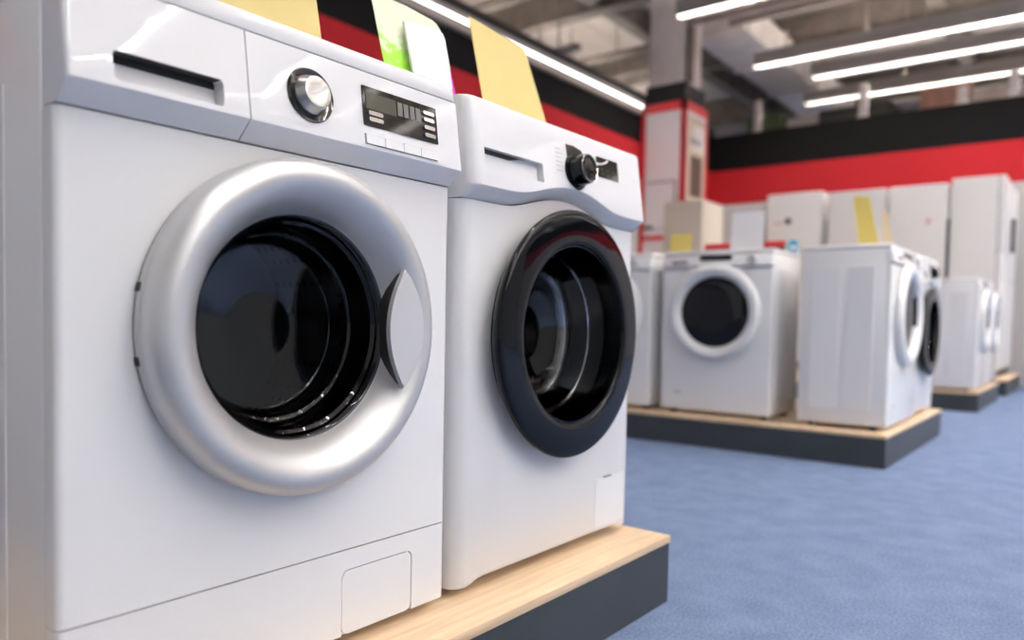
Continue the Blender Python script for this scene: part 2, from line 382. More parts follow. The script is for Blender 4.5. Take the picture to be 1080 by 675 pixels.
# ---------- machine with the silver ring
def make_silver(name, label, loc, group=None):
    root = thing(name, label, 'washing machine', loc, 0, group)
    depth, cz = 0.50, 0.468
    cabinet(root, depth, M['white'])
    hole = lambda: MB().disc([(0.0, -0.1), (0.19, -0.1), (0.19, 0.1), (0.0, 0.1)], 0, cz, 0, 96)
    vert_front = lambda c, d: abs(d.z) > 0.9 and c.y < 0.01
    front_any = lambda c, d: c.y < 0.01 and (abs(d.z) > 0.9)
    MB().box(-0.299, 0.299, -0.002, 0.0285, 0.1455, 0.6985, 0.009, 4, front_any).build('front_panel', M['white'], root, cut=[hole()])
    kick = MB().box(-0.299, 0.299, -0.002, 0.0285, 0.018, 0.1435, 0.009, 4, lambda c, d: (c.y < 0.01 and abs(d.z) > 0.9) or (abs(d.y) > .9 and c.z < 0.05))
    fl = rrect(0.083, 0.222, 0.0185, 0.113, 0.012)
    groove = MB().prism([(x, -0.01, z) for x, z in rrect(0.0815, 0.2235, 0.010, 0.1145, 0.0125)], (0, 0.0125, 0))
    kp = kick.build('kick_panel', M['white'], root, cut=[groove])
    MB().prism([(x, -0.0015, z) for x, z in fl], (0, 0.012, 0)).build('filter_flap', M['white'], kp, sharp=20)
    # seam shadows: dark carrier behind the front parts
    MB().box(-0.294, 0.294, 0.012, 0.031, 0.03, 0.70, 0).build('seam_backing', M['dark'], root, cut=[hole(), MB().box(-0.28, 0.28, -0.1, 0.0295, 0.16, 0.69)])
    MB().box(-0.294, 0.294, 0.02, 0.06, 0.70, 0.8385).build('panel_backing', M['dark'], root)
    # fascia: drawer (left) + control panel (right)
    R = 0.242
    def zb(x): return 0.7005
    def zt(x): return 0.7225
    zb_d = lambda x: 0.7005
    xs = [x for x in spaced(-0.298, -0.0905, 20, ends=(True, False))]
    recess = MB().prism([(x, -0.06, z) for x, z in rrect(-0.2515, -0.1235, 0.7300, 0.7622, 0.006)], (0, 0.056, 0))
    bmesh.ops.bevel(recess.bm, geom=[e for e in recess.bm.edges if all(v.co.y > -0.02 for v in e.verts)], offset=0.003, segments=2, affect='EDGES')
    dr = fascia(xs, zb_d, zt).build('detergent_drawer', M['panel'], root, cut=[recess])
    MB().prism([(-0.2508, -0.0035, 0.7306), (-0.2508, -0.0150, 0.7306), (-0.2508, -0.0115, 0.7340), (-0.2508, -0.0072, 0.7530), (-0.2508, -0.0035, 0.7530)], (0.1266, 0, 0)).build('drawer_grip', M['panel'], dr)
    MB().box(-0.2508, -0.1242, -0.0075, -0.0030, 0.7530, 0.7618).box(-0.2508, -0.1242, -0.0245, -0.0030, 0.7612, 0.7621).build('grip_slot_shade', M['dark'], dr, smooth=False)  # dark boxes stand in for the shade of the finger gap
    xs = sorted(set([x for x in spaced(-0.0885, 0.298, 36, ends=(False, True))] + [i*0.004 for i in range(-20, 21)]))
    ctl = fascia(xs, zb, zt).build('control_panel', M['panel'], root)
    top_cover(root, depth, M['panel'])
    # programme knob
    kz, kx = 0.7745, 0.003
    bz = MB().disc([(0.0, 0.004), (0.036, 0.004), (0.0365, -0.001), (0.0345, -0.0045), (0.030, -0.0015), (0.0, -0.0015)], kx, kz, py(kz), 64).lean(kx, py(kz), kz).build('knob_bezel', M['bezel'], ctl)
    kb = MB().disc([(0.0, 0.0), (0.0255, 0.0), (0.0258, -0.003), (0.0240, -0.0055), (0.0212, -0.0145), (0.0202, -0.0160), (0.0185, -0.0164), (0.012, -0.0156), (0.0, -0.0152)], kx, kz, py(kz)-0.0015, 64).lean(kx, py(kz), kz).build('programme_knob', M['steel'], root)
    pm = MB().box(-0.0007, 0.0007, -0.0006, 0.0006, -0.019, 0.019)
    bmesh.ops.rotate(pm.bm, verts=pm.bm.verts, cent=(0, 0, 0), matrix=Matrix.Rotation(math.radians(62), 3, 'Y'))
    bmesh.ops.translate(pm.bm, verts=pm.bm.verts, vec=(kx, py(kz)-0.0170, kz)); pm.lean(kx, py(kz), kz).build('pointer_line', M['paper'], kb)
    # display window
    dw = plate(rrect(0.0925, 0.2435, 0.7555, 0.8125, 0.002), 0.001, 'display_window', M['disp'], root)
    plate([(0.0985, 0.7805), (0.157, 0.7805), (0.157, 0.8045), (0.0985, 0.8045)], 0.0015, 'lcd', M['lcd'], dw)
    for k in range(4):
        x = 0.1605 + k*0.0125
        plate([(x, 0.783), (x+0.0095, 0.783), (x+0.0095, 0.8035), (x, 0.8035)], 0.0015, 'lcd_cell', M['lcdgrey'], dw)
    for k in range(2):
        z = 0.7625 + k*0.0085 if k == 0 else 0.7715
        plate(rrect(0.1005, 0.1275, z, z+0.006, 0.0025), 0.004, 'display_button', M['chrome'], dw)
    for z in (0.7625, 0.7745, 0.7865, 0.797):
        plate(rrect(0.2125, 0.2355, z, z+0.006, 0.0025), 0.004, 'display_button', M['chrome'], dw)
    for k in range(4):
        x0 = 0.0935 + k*0.0362
        plate(rrect(x0, x0+0.0352, 0.7295, 0.7425, 0.0012), 0.003, 'option_button', M['panel'], ctl)
    plate([(0.0928, 0.7285), (0.2395, 0.7285), (0.2395, 0.7435), (0.0928, 0.7435)], 0.0003, 'button_strip', M['lcdgrey'], ctl)
    # door
    hx = 0.0
    ring = [(0.205, -0.005), (0.2190, -0.005), (0.2203, -0.0065), (0.2208, -0.0150), (0.2198, -0.0163), (0.2198, -0.0172), (0.2210, -0.0185), (0.2208, -0.0270), (0.2200, -0.0345),
            (0.2178, -0.0425), (0.2130, -0.0498), (0.2060, -0.0550), (0.1980, -0.0572), (0.1890, -0.0560), (0.1800, -0.0515), (0.1710, -0.0440), (0.1630, -0.0345), (0.1570, -0.0240),
            (0.1528, -0.0155), (0.1512, -0.0115), (0.1495, -0.0095), (0.1495, -0.001), (0.160, 0.000), (0.205, -0.001)]
    door = MB().lathe(ring, hx, cz, 0, 160).build('door_ring', M['silver'], root, sharp=50)
    MB().lathe([(0.190, 0.0), (0.2192, 0.0), (0.2192, -0.0052), (0.190, -0.0052)], hx, cz, 0, 96).build('seal_gap_ring', M['dark'], door)  # black ring put in for the shadow gap behind the door ring
    bowl = fillet([(0.1505, -0.0110, 0), (0.1470, 0.006, 0.004), (0.1425, 0.010, 0.0015), (0.1330, 0.045, 0.002), (0.1290, 0.047, 0.0015), (0.1200, 0.080, 0.005), (0.050, 0.088, 0.03), (0.0, 0.088, 0)])
    bowl += fillet([(0.0, 0.0835, 0), (0.050, 0.0835, 0.03), (0.1165, 0.0755, 0.004), (0.1250, 0.0435, 0.0015), (0.1295, 0.0415, 0.0015), (0.1385, 0.0065, 0.0015), (0.1435, 0.003, 0.002), (0.1475, -0.0110, 0)])
    MB().disc(bowl, hx, cz, 0, 96).build('door_glass', M['glassdark'], door, sharp=80)
    # lens-shaped grip on the opening side
    def lens(x0, xl, xr, hh, n=18):
        P = []
        for i in range(n+1):
            t = -1+2*i/n; P.append((x0+xr*(1-t*t), cz+hh*t))
        for i in range(1, n):
            t = 1-2*i/n; P.append((x0-xl*(1-t*t), cz+hh*t))
        return P
    P = lens(0.1462, 0.0295, 0.038, 0.0866)
    gh = MB().prism([(x, -0.0520, z) for x, z in P], (0, -0.0085, 0))
    top = [e for e in gh.bm.edges if all(v.co.y < -0.06 for v in e.verts)]
    bmesh.ops.bevel(gh.bm, geom=top, offset=0.002, segments=2, affect='EDGES')
    gh.build('door_handle', M['grip'], door, sharp=40)
    MB().loops([[(x, -0.0088, z) for x, z in lens(0.1480, 0.006, 0.02, 0.062)], [(x, -0.030, z) for x, z in lens(0.1485, 0.0170, 0.02, 0.076)], [(x, -0.0575, z) for x, z in lens(0.1460, 0.0275, 0.02, 0.0855)]]).build('handle_pocket', M['darkgrip'], door, sharp=40)
    for a in (168, 190):
        hb = MB().box(0.2150, 0.2216, -0.0145, -0.003, -0.0055, 0.0055, 0.001, 1)
        bmesh.ops.rotate(hb.bm, verts=hb.bm.verts, cent=(0, 0, 0), matrix=Matrix.Rotation(-math.radians(a), 3, 'Y'))
        bmesh.ops.translate(hb.bm, verts=hb.bm.verts, vec=(hx, 0, cz)); hb.build('hinge_gap_shade', M['dark'], door)  # dark blocks stand in for the shade in the hinge gaps
    drum(root, cz, 0.40)
    return root

# ---------- machine with the black ring
def make_black(name, label, loc, rz=0, group=None):
    root = thing(name, label, 'washing machine', loc, rz, group)
    depth, cz = 0.50, 0.457
    cabinet(root, depth, M['white'], front_y=0.034, r=0.0041)
    hole = lambda: MB().disc([(0.0, -0.1), (0.19, -0.1), (0.19, 0.1), (0.0, 0.1)], 0, cz, 0, 96)
    rr = 0.030
    R = 0.262
    def zb(x):
        base = 0.690
        arc = cz + math.sqrt(max(0, R*R-x*x)) if abs(x) < R else 0
        k = 60.0
        return math.log(math.exp(k*base) + math.exp(k*arc))/k if arc > 0 else base
    # front sheet with strongly rounded flanks and a waved lower edge
    xs = spaced(-0.300, 0.300, 40, r=rr) + [-0.3+rr*t for t in (0.03, 0.12, 0.3, 0.55, 0.85)] + [0.3-rr*t for t in (0.03, 0.12, 0.3, 0.55, 0.85)] + [-0.3, 0.3]
    xs = sorted(set(round(x, 5) for x in xs))
    L = []
    for x in xs:
        d = 0.3-abs(x); e = 0
        if d < rr: e = rr-math.sqrt(max(0, rr*rr-(rr-d)**2))
        zl = 0.026 - 0.010*max(0.0, min(1.0, (abs(x)-0.235)/0.03))
        L.append([(x, 0.0335, zl), (x, -0.001+e*0.98, zl), (x, -0.004+e*0.98, zl+0.006), (x, -0.004+e*0.98, 0.60), (x, -0.004+e*0.98, zb(x)-0.002), (x, 0.0335, zb(x)-0.002)])
    flg = MB().prism([(x, -0.0052, z) for x, z in rrect(0.1465, 0.2715, 0.030, 0.1425, 0.004)], (0, 0.004, 0))
    fi = MB().prism([(x, -0.02, z) for x, z in rrect(0.1485, 0.2695, 0.0305, 0.1405, 0.003)], (0, 0.04, 0))
    fp = MB().loops(L).build('front_panel', M['white'], root, cut=[hole()])
    MB().prism([(x, -0.0048, z) for x, z in rrect(0.1475, 0.2695, 0.034, 0.1415, 0.004)], (0, 0.004, 0)).build('filter_flap', M['white'], fp, sharp=20)
    MB().box(0.178, 0.214, -0.0052, -0.001, 0.1395, 0.1435, 0.001, 1).build('flap_notch', M['gasket'], fp)
    MB().box(-0.285, 0.285, 0.014, 0.06, 0.685, 0.8385).build('panel_backing', M['dark'], root)
    def zt(x): return zb(x)+0.0195
    xs = sorted(set([-0.2985 + 0.597*i/70 for i in range(71)] + [s*(0.2985-0.022*t) for s in (-1, 1) for t in (0.02, 0.06, 0.14, 0.28, 0.5, 0.75, 1)]))
    prof = []
    rec = MB().prism([(x, -0.06, z) for x, z in rrect(-0.268, -0.0985, 0.740, 0.7755, 0.003)], (0, 0.050, 0))
    ctl = fascia(xs, zb, zt, side_r=0.022, xmin=-0.2985, xmax=0.2985, ztop=0.8615).build('control_panel', M['panel'], root, cut=[rec], sharp=40)
    dw = MB().prism([(-0.2665, -0.0095, 0.7412), (-0.1, -0.0095, 0.7412), (-0.1, -0.0150, 0.7412), (-0.2665, -0.0150, 0.7412)], (0, 0.002, 0.026)).build('detergent_drawer', M['panel'], root)
    sl = [(-0.2655+0.112*i/12, -0.0108+0.0004*0, 0.7745-0.0105*math.sin(PI*(0.22+0.78*i/12)) if i else 0.7640) for i in range(13)]
    MB().prism([(-0.1400, -0.0125, 0.7752), (-0.2655, -0.0125, 0.7752)] + [(x, -0.0125, z) for x, _, z in sl], (0, 0.003, 0)).build('grip_slot_shade', M['blackplastic'], dw)  # black patch put in for the dark of the slot
    top_cover(root, depth, M['panel'], z0=0.8362, front=0.0445)
    # dark control window in two pieces, knob over it
    a = [(-0.0145, 0.833-0.004), (0.011, 0.830), (0.040, 0.825), (0.050, 0.812), (0.052, 0.80), (-0.004, 0.757), (-0.012, 0.79)]
    plate(a, 0.001, 'indicator_window', M['disp'], ctl)
    b = rrect(0.096, 0.1815, 0.783, 0.8255, 0.004)
    tw = plate(b, 0.001, 'touch_window', M['disp'], ctl)
    arc = [(0.090+0.062*math.cos(t), 0.845+0.034*math.sin(t)) for t in [math.radians(250+8*i) for i in range(10)]]
    arc2 = [(0.090+0.067*math.cos(t), 0.845+0.038*math.sin(t)) for t in [math.radians(250+8*i) for i in range(10)]]
    plate(arc2+arc[::-1], 0.0018, 'window_divider', M['panel'], tw)
    for i in range(3):
        for k in range(2):
            plate([(0.112+0.022*i, 0.789+0.011*k), (0.118+0.022*i, 0.789+0.011*k), (0.118+0.022*i, 0.7905+0.011*k), (0.112+0.022*i, 0.7905+0.011*k)], 0.0016, 'touch_mark', M['lcdgrey'], tw)
    for i in range(6):
        plate([(-0.052, 0.772+0.0085*i), (-0.030-0.006*(i % 2), 0.772+0.0085*i), (-0.030-0.006*(i % 2), 0.7735+0.0085*i), (-0.052, 0.7735+0.0085*i)], 0.0002, 'programme_mark', M['grip'], ctl)
    kz, kx = 0.778, 0.0125
    MB().disc([(0, 0.004), (0.0365, 0.004), (0.037, -0.003), (0.035, -0.006), (0.031, -0.006), (0, -0.006)], kx, kz, py(kz), 64).lean(kx, py(kz), kz).build('knob_bezel', M['black'], ctl)
    kb = MB().disc([(0, 0), (0.0305, 0), (0.030, -0.010), (0.029, -0.022), (0.0285, -0.0265), (0.027, -0.0285), (0.0235, -0.0275), (0.020, -0.0265), (0.016, -0.0275), (0.010, -0.0295), (0, -0.030)], kx, kz, py(kz)-0.006, 64).lean(kx, py(kz), kz).build('programme_knob', M['black'], root)
    MB().lathe([(0.0262, -0.0284), (0.0275, -0.0290), (0.0282, -0.0280), (0.0262, -0.0270)], kx, kz, py(kz)-0.006, 64).lean(kx, py(kz), kz).build('knob_trim', M['chrome'], kb)
    # door
    ring = [(0.208, -0.002), (0.218, -0.006), (0.2310, -0.0190), (0.2395, -0.0300), (0.2425, -0.0360), (0.2425, -0.0400), (0.2400, -0.0432), (0.2350, -0.0448), (0.225, -0.0458), (0.205, -0.0475), (0.190, -0.0484),
            (0.1800, -0.0480), (0.1765, -0.0465), (0.1750, -0.0430), (0.1735, -0.020), (0.1735, 0.0), (0.180, 0.004), (0.186, -0.002)]
    door = MB().lathe(ring, 0, cz, 0, 160).build('door_ring', M['black'], root, sharp=50)
    MB().lathe([(0.190, 0.002), (0.217, -0.0035), (0.217, -0.0065), (0.190, -0.004)], 0, cz, 0, 128).build('seal_gap_ring', M['blackplastic'], door)
    bowl = fillet([(0.1745, -0.0425, 0), (0.1700, 0.000, 0.02), (0.1620, 0.030, 0.002), (0.1580, 0.031, 0.0015), (0.1440, 0.078, 0.006), (0.06, 0.096, 0.03), (0.0, 0.096, 0)])
    bowl += fillet([(0.0, 0.0915, 0), (0.06, 0.0915, 0.03), (0.1400, 0.074, 0.005), (0.1540, 0.0275, 0.0015), (0.1585, 0.0265, 0.0015), (0.1660, 0.000, 0.015), (0.1710, -0.0425, 0)])
    MB().disc(bowl, 0, cz, 0, 96).build('door_glass', M['glass'], door, sharp=60)
    drum(root, cz, 0.40)
    return root

# ---------- plain white machine of the background rows
def make_plain(name, label, loc, rz, group=None):
    root = thing(name, label, 'washing machine', loc, rz, group)
    depth, cz = 0.40, 0.540
    mb = MB().box(-0.3, 0.3, 0.02, depth, 0.022, 0.836, 0.006, 2)
    for s in (-1, 1):
        x0, x1 = (-0.3025, -0.295) if s < 0 else (0.295, 0.3025)
        mb.box(x0, x1, 0.07, 0.19, 0.09, 0.76, 0.002, 1); mb.box(x0, x1, 0.22, depth-0.05, 0.09, 0.76, 0.002, 1)
    mb.build('cabinet', M['white'], root)
    for sx in (-0.25, 0.25):
        for yy in (0.07, depth-0.06):
            MB().lathe([(0.001, 0), (0.021, 0), (0.021, 0.008), (0.012, 0.012), (0.012, 0.024), (0.001, 0.024)], sx, 0, yy, 12, axis='z').build('foot', M['dark'], root)
    hole = MB().disc([(0.0, -0.1), (0.185, -0.1), (0.185, 0.1), (0.0, 0.1)], 0, cz, 0, 64)
    hole2 = MB().disc([(0.0, -0.1), (0.185, -0.1), (0.185, 0.1), (0.0, 0.1)], 0, cz, 0, 64)
    fp = MB().box(-0.3, 0.3, -0.004, 0.022, 0.02, 0.77, 0.014, 4, lambda c, d: c.y < 0).build('front_panel', M['white'], root, cut=[hole])
    MB().prism([(x, -0.0055, z) for x, z in rrect(-0.27, -0.16, 0.05, 0.12, 0.006)], (0, 0.004, 0)).build('filter_flap', M['white'], fp)
    MB().box(-0.215, -0.175, -0.0065, -0.002, 0.112, 0.117, 0.001, 1).build('flap_notch', M['gasket'], fp)
    L = [(0.03, 0.772), (-0.006, 0.772), (-0.014, 0.778), (-0.012, 0.80), (0.0, 0.835), (0.03, 0.835)]
    Ls = []
    for x, e in ((-0.3, 0.012), (-0.296, 0.005), (-0.288, 0), (0.288, 0), (0.296, 0.005), (0.3, 0.012)):
        Ls.append([(x, y+(e if y < 0.02 else 0), z) for y, z in L])
    ctl = MB().loops(Ls).build('control_panel', M['panel'], root)
    MB().box(-0.3, 0.3, 0.004, depth, 0.835, 0.862, 0.010, 3).build('top_cover', M['panel'], root)
    MB().prism([(-0.245, -0.0115, 0.793), (-0.15, -0.0115, 0.797), (-0.16, -0.0115, 0.806), (-0.24, -0.0115, 0.804)], (0, -0.003, 0)).build('drawer_grip', M['darkgrip'], ctl)
    MB().prism([(-0.085, -0.008, 0.808), (0.085, -0.008, 0.808), (0.085, 0.002, 0.833), (-0.085, 0.002, 0.833)], (0, -0.006, 0)).build('display_window', M['black'], ctl)
    MB().disc([(0, 0.004), (0.024, 0.004), (0.022, -0.016), (0.0, -0.018)], 0.195, 0.806, -0.010, 32).build('programme_knob', M['grip'], ctl)
    ring = [(0.225, -0.004), (0.245, -0.008), (0.248, -0.018), (0.242, -0.034), (0.226, -0.044), (0.205, -0.043), (0.190, -0.030), (0.182, -0.014), (0.180, -0.004)]
    door = MB().lathe(ring, 0, cz, 0, 96).build('door_ring', M['whitering'], root, sharp=50)
    MB().disc([(0.181, -0.013), (0.175, -0.016), (0.1, -0.020), (0.0, -0.021), (0.0, -0.017), (0.1, -0.016), (0.173, -0.012)], 0, cz, 0, 64).build('door_glass', M['glassdark'], door, sharp=60)
    hp = [(0.150, cz+0.075), (0.165, cz+0.095), (0.200, cz+0.085), (0.215, cz+0.04), (0.212, cz-0.03), (0.195, cz-0.06), (0.170, cz-0.05), (0.155, cz)]
    MB().prism([(x, -0.012, z) for x, z in hp], (0, -0.014, 0)).build('door_handle', M['black'], door)
    MB().lathe([(0.184, 0.0), (0.176, 0.02), (0.150, 0.07), (0.155, 0.072), (0.188, 0.02)], 0, cz, 0, 48).build('door_gasket', M['gasket'], root)
    MB().lathe([(0.150, 0.07), (0.183, 0.075), (0.183, 0.30), (0.10, 0.31), (0.003, 0.31), (0.003, 0.315), (0.12, 0.315), (0.185, 0.31), (0.1845, 0.070)], 0, cz, 0, 48).build('drum', M['drum'], root)
    return root

make_silver('washing_machine', 'large white washing machine with a wide silver door ring, nearest the camera', (0.300, 0, PT))
m2 = make_black('washing_machine', 'white washing machine with a glossy black door ring and black knob, beside the silver-ringed one', (0.9265, 0, PT))

G2 = 'washing machines on the second plinth'
b1 = make_plain('washing_machine', 'white front-loading washing machine with its dark round door facing us in the middle distance', (3.420, 0.735, PT), -PI/2, G2)
dup(b1, (3.420, 1.400, PT), -PI/2, 'white washing machine mostly hidden behind the black-ringed one, only its right edge showing', G2)
dup(b1, (3.725, -0.095, PT), 0, 'white washing machine showing its blank side, at the near corner of the second plinth', G2)
dup(m2, (4.365, -0.075, PT), 0, 'distant washing machine with black door ring seen edge-on, on the second plinth', G2)
G3 = 'washing machines on the third plinth'
dup(b1, (6.660, -0.100, PT), 0, 'white washing machine showing its blank side on the small-looking third plinth', G3)
dup(b1, (7.300, -0.100, PT), 0, 'white washing machine behind the blank-sided one on the third plinth', G3)

# ------------------------------------------------------------------ plinths
def plinth(label, x0, x1, y0, y1):
    root = thing('display_plinth', label, 'plinth', ((x0+x1)/2, (y0+y1)/2, 0), 0, 'wood-topped display plinths')
    w, d = (x1-x0)/2, (y1-y0)/2
    MB().box(-w+0.002, w-0.002, -d+0.002, d-0.002, 0, PT-0.0172, 0.001, 1).build('base', M['slate'], root)
    MB().box(-w, w, -d, d, PT-0.0172, PT, 0.0015, 2).build('top_board', M['wood'], root)
plinth('wood-topped dark plinth under the two nearest washing machines', -0.35, 1.2508, -0.0991, 0.70)
plinth('wood-topped dark plinth carrying the middle-distance washing machines, its corner pointing at us', 3.339, 4.770, -0.116, 2.30)
plinth('wood-topped dark plinth with two washing machines, further back on the right', 6.323, 7.680, -0.129, 2.85)
plinth('furthest wood-topped plinth under the fridges at the right edge', 8.15, 9.60, -0.15, 2.95)

# ------------------------------------------------------------------ cards
def card(name, label, cat, pts, t, m, group=None):
    """a stiff card through world points (z counted from the plinth top), with a small clear-edged foot"""
    P = [Vector((p[0], p[1], p[2]+PT)) for p in pts]
    base = P[0].copy()
    n = (P[1]-P[0]).cross(P[-1]-P[0]).normalized()
    root = thing(name, label, cat, base, 0, group)
    MB().prism([p-base for p in P], n*t).build('card', m, root, smooth=False)
    return root
def stand(root, x0, x1, y, z, ya=-0.012, yb=0.02):
    b = root.location
    MB().box(x0-b.x, x1-b.x, y+ya-b.y, y+yb-b.y, z+PT-b.z, z+PT+0.012-b.z, 0.002, 1).build('card_foot', M['paper'], root)

def lean_pts(yb, deg, xs_z, zb=0.862):
    return [(x, yb+(z-zb)*math.tan(math.radians(deg)), z) for x, z in xs_z]
c = card('price_card', 'blank yellow card on the silver-ringed machine, cut off by the top of the photo', 'card',
         lean_pts(0.10, 12, [(0.225, 0.8625), (0.424, 0.8625), (0.4235, 0.9744), (0.422, 1.075), (0.235, 1.075)]), 0.0012, M['yellow'], 'yellow price cards')
stand(c, 0.27, 0.38, 0.104, 0.8622)
c = card('price_card', 'blank yellow card leaning on top of the black-ringed washing machine', 'card',
         [(0.838, 0.121, 0.8625), (1.069, 0.121, 0.8625), (1.0656, 0.2064, 1.0975), (0.880, 0.2132, 1.116)], 0.0012, M['yellow'], 'yellow price cards')
stand(c, 0.90, 1.01, 0.126, 0.8622)
# green poster with rounded corner, coloured stripes down its right side
pp = lean_pts(0.10, 15, [(0.557, 0.8625), (0.722, 0.8625), (0.731, 0.905), (0.7295, 0.953), (0.7300, 0.990), (0.722, 1.022), (0.714, 1.0325), (0.705, 1.0365), (0.64, 1.041), (0.583, 1.040), (0.553, 1.030)])
c = card('promotional_poster', 'green marbled poster with a rounded corner across the tops of the two nearest machines', 'poster', pp, 0.0012, M['green'])
b0 = c.location
sm = MB().prism([Vector((x, y-0.0008, z+PT))-b0 for x, y, z in lean_pts(0.10, 15, [(0.700, 0.8635), (0.7215, 0.8635), (0.7305, 0.905), (0.7292, 0.951), (0.70, 0.944)])], (0, -0.0008, 0)).build('magenta_stripe', M['magenta'], c, smooth=False)
sm['label'] = 'magenta stripe'
MB().prism([Vector((x, y-0.0008, z+PT))-b0 for x, y, z in lean_pts(0.10, 15, [(0.70, 0.945), (0.7292, 0.952), (0.7295, 0.988), (0.724, 1.005), (0.705, 0.99)])], (0, -0.0008, 0)).build('lime_stripe', M['lime'], c, smooth=False)
stand(c, 0.575, 0.598, 0.1005, 0.8622, 0.0, 0.02)
wp = lean_pts(0.088, 15, [(0.6085, 0.8625), (0.702, 0.8625), (0.7115, 0.955), (0.7120, 0.998), (0.708, 1.008), (0.700, 1.0115), (0.690, 1.0125), (0.6085, 0.9995)])
c = card('leaflet', 'white blank leaflet standing in front of the green poster', 'leaflet', wp, 0.004, M['paper'])
stand(c, 0.63, 0.69, 0.086, 0.8622, -0.018, 0.0)

def bcard(name, label, cat, x, y0, y1, z1, lean, m, zb=0.8625, top0=None, group=None, alongx=False):
    """card on the background machines"""
    if alongx:   # card parallel to the X axis at depth y0..: (x, y1) = x range
        pts = [(x, y0, zb), (y1, y0, zb), (y1, y0+lean, z1), (x, y0+lean, z1)]
    else:
        pts = [(x, y0, zb), (x, y1, zb), (x+lean, y1, z1), (x+lean, y0, z1)]
    return card(name, label, cat, pts, 0.002, m, group)
bcard('price_card', 'white upright card behind the far machine that faces us', 'card', 3.55, 0.715, 0.540, 1.068, 0.02, M['bluepaper'])
bcard('price_card', 'small yellow card standing below the beige fridge', 'card', 3.53, 1.055, 0.928, 0.968, 0.01, M['brightyellow'])
card('price_card', 'slanted yellow card on the blank-sided machine in the middle distance', 'card', [(3.75, 0.125, 0.8625), (3.75, 0.030, 0.8625), (3.75, 0.0877, 1.1275), (3.75, 0.163, 1.134)], 0.002, M['brightyellow'])
card('price_card', 'cream slanted card right of the slanted yellow one', 'card', [(4.35, 0.150, 0.8625), (4.35, 0.075, 0.8625), (4.35, 0.1303, 1.134), (4.35, 0.160, 1.137)], 0.002, M['peach'])
# red shelf rails and small cartons on the same machine
for y0, y1, lab in ((0.70, 0.875, 'left red price rail on the machine with its door facing us'), (0.445, 0.575, 'right red price rail beside the white upright card')):
    r_ = thing('price_rail', lab, 'price rail', (3.60, (y0+y1)/2, PT+0.862), 0, 'red price rails')
    h = (y1-y0)/2
    MB().box(-0.012, 0.012, -h, h, 0, 0.020, 0.002, 1).build('rail_foot', M['darkgrip'], r_)
    MB().box(-0.010, 0.010, -h, h, 0.020, 0.050, 0.002, 1).build('rail', M['red'], r_)
for x, y, w, hh, m_, lab in ((3.780, 0.510, 0.050, 0.060, 'aqua', 'small aqua carton beside the red price rail'),
                             (3.780, 0.460, 0.040, 0.068, 'teal', 'small blue carton right of the aqua one')):
    r_ = thing('detergent_carton', lab, 'carton', (x, y, PT+0.862), 0.2, 'small cartons on the far machine')
    MB().box(-0.02, 0.02, -w/2, w/2, 0, hh, 0.002, 1).build('carton_box', M[m_], r_)
    MB().box(-0.0206, -0.018, -w/2*0.7, w/2*0.7, hh*0.25, hh*0.6).build('carton_print', M['paper'], r_)

# ------------------------------------------------------------------ fridges
def fridge(label, x0, y0, w, d, h, m, rz, split=0.62, extra=None, group='fridges along the back wall', frost=True):
    """local front at y=0 facing -Y, width along x"""
    root = thing('fridge', label, 'fridge', (x0, y0, PT), rz, group)
    MB().box(-w/2, w/2, 0.062, d, 0.03, h, 0.010, 3).build('cabinet', m, root)
    zs = h*split
    MB().box(-w/2, w/2, 0, 0.056, zs-0.004+0.012, h, 0.012, 4).build('upper_door', m, root)
    MB().box(-w/2, w/2, 0, 0.056, 0.075, zs-0.004, 0.012, 4).build('lower_door', m, root)
    MB().box(-w/2+0.01, w/2-0.01, 0.05, 0.065, 0.08, h-0.01).build('door_gasket', M['gasket'], root)
    MB().box(-w/2+0.01, w/2-0.01, 0.03, 0.09, 0.0, 0.07, 0.003, 1).build('kick_grille', M['blackplastic'], root)
    for sx in (-1, 1):
        MB().lathe([(0.001, 0), (0.02, 0), (0.02, 0.032), (0.001, 0.032)], sx*(w/2-0.05), 0, d-0.06, 12, axis='z').build('foot', M['dark'], root)
    if extra: extra(root, w, h)
    return root
def logo_extra(root, w, h):
    MB().disc([(0, 0.004), (0.036, 0.004), (0.036, -0.003), (0, -0.003)], -0.06, h-0.31, 0, 32).build('round_badge', M['blackplastic'], root)
    MB().box(-0.22, -0.11, -0.002, 0.003, h-0.335, h-0.318).build('red_sticker', M['pink'], root)
def sticker_extra(root, w, h):
    for k in range(3):
        MB().box(0.03+0.055*k, 0.065+0.055*k, -0.002, 0.003, h-0.42+0.025*k, h-0.37+0.03*k, 0.001, 1).build('pink_sticker', M['poster'] if k != 1 else M['pink'], root)
def handle_extra(root, w, h):
    MB().box(-w/2+0.02, -w/2+0.045, -0.035, 0.004, h*0.62+0.05, h*0.62+0.40, 0.006, 2).build('door_handle', M['blackplastic'], root)
fridge('white fridge with a small round black badge and red sticker', 8.30, 1.925, 0.60, 0.62, 1.945, M['fridge'], -PI/2, 0.36, logo_extra)
fridge('light grey blank fridge behind the slanted yellow card', 8.30, 1.275, 0.565, 0.62, 1.915, M['fridgegrey'], -PI/2, 0.36)
fridge('white fridge with faint pink stickers, left of the tall one at the right edge', 8.30, 0.690, 0.53, 0.62, 1.915, M['fridge'], -PI/2, 0.36, sticker_extra)
fridge('light grey short-topped fridge behind the white upright card', 8.30, 2.590, 0.66, 0.62, 1.855, M['fridgedull'], -PI/2, 0.40)
fridge('tall white fridge at the right edge of the photo showing its broad side', 8.62, -0.06, 0.60, 0.455, 1.955, M['fridge'], 0, 0.62)
fridge('white fridge behind the tall one, cut off by the right edge', 9.27, -0.06, 0.60, 0.45, 1.95, M['fridge'], 0, 0.5, handle_extra)
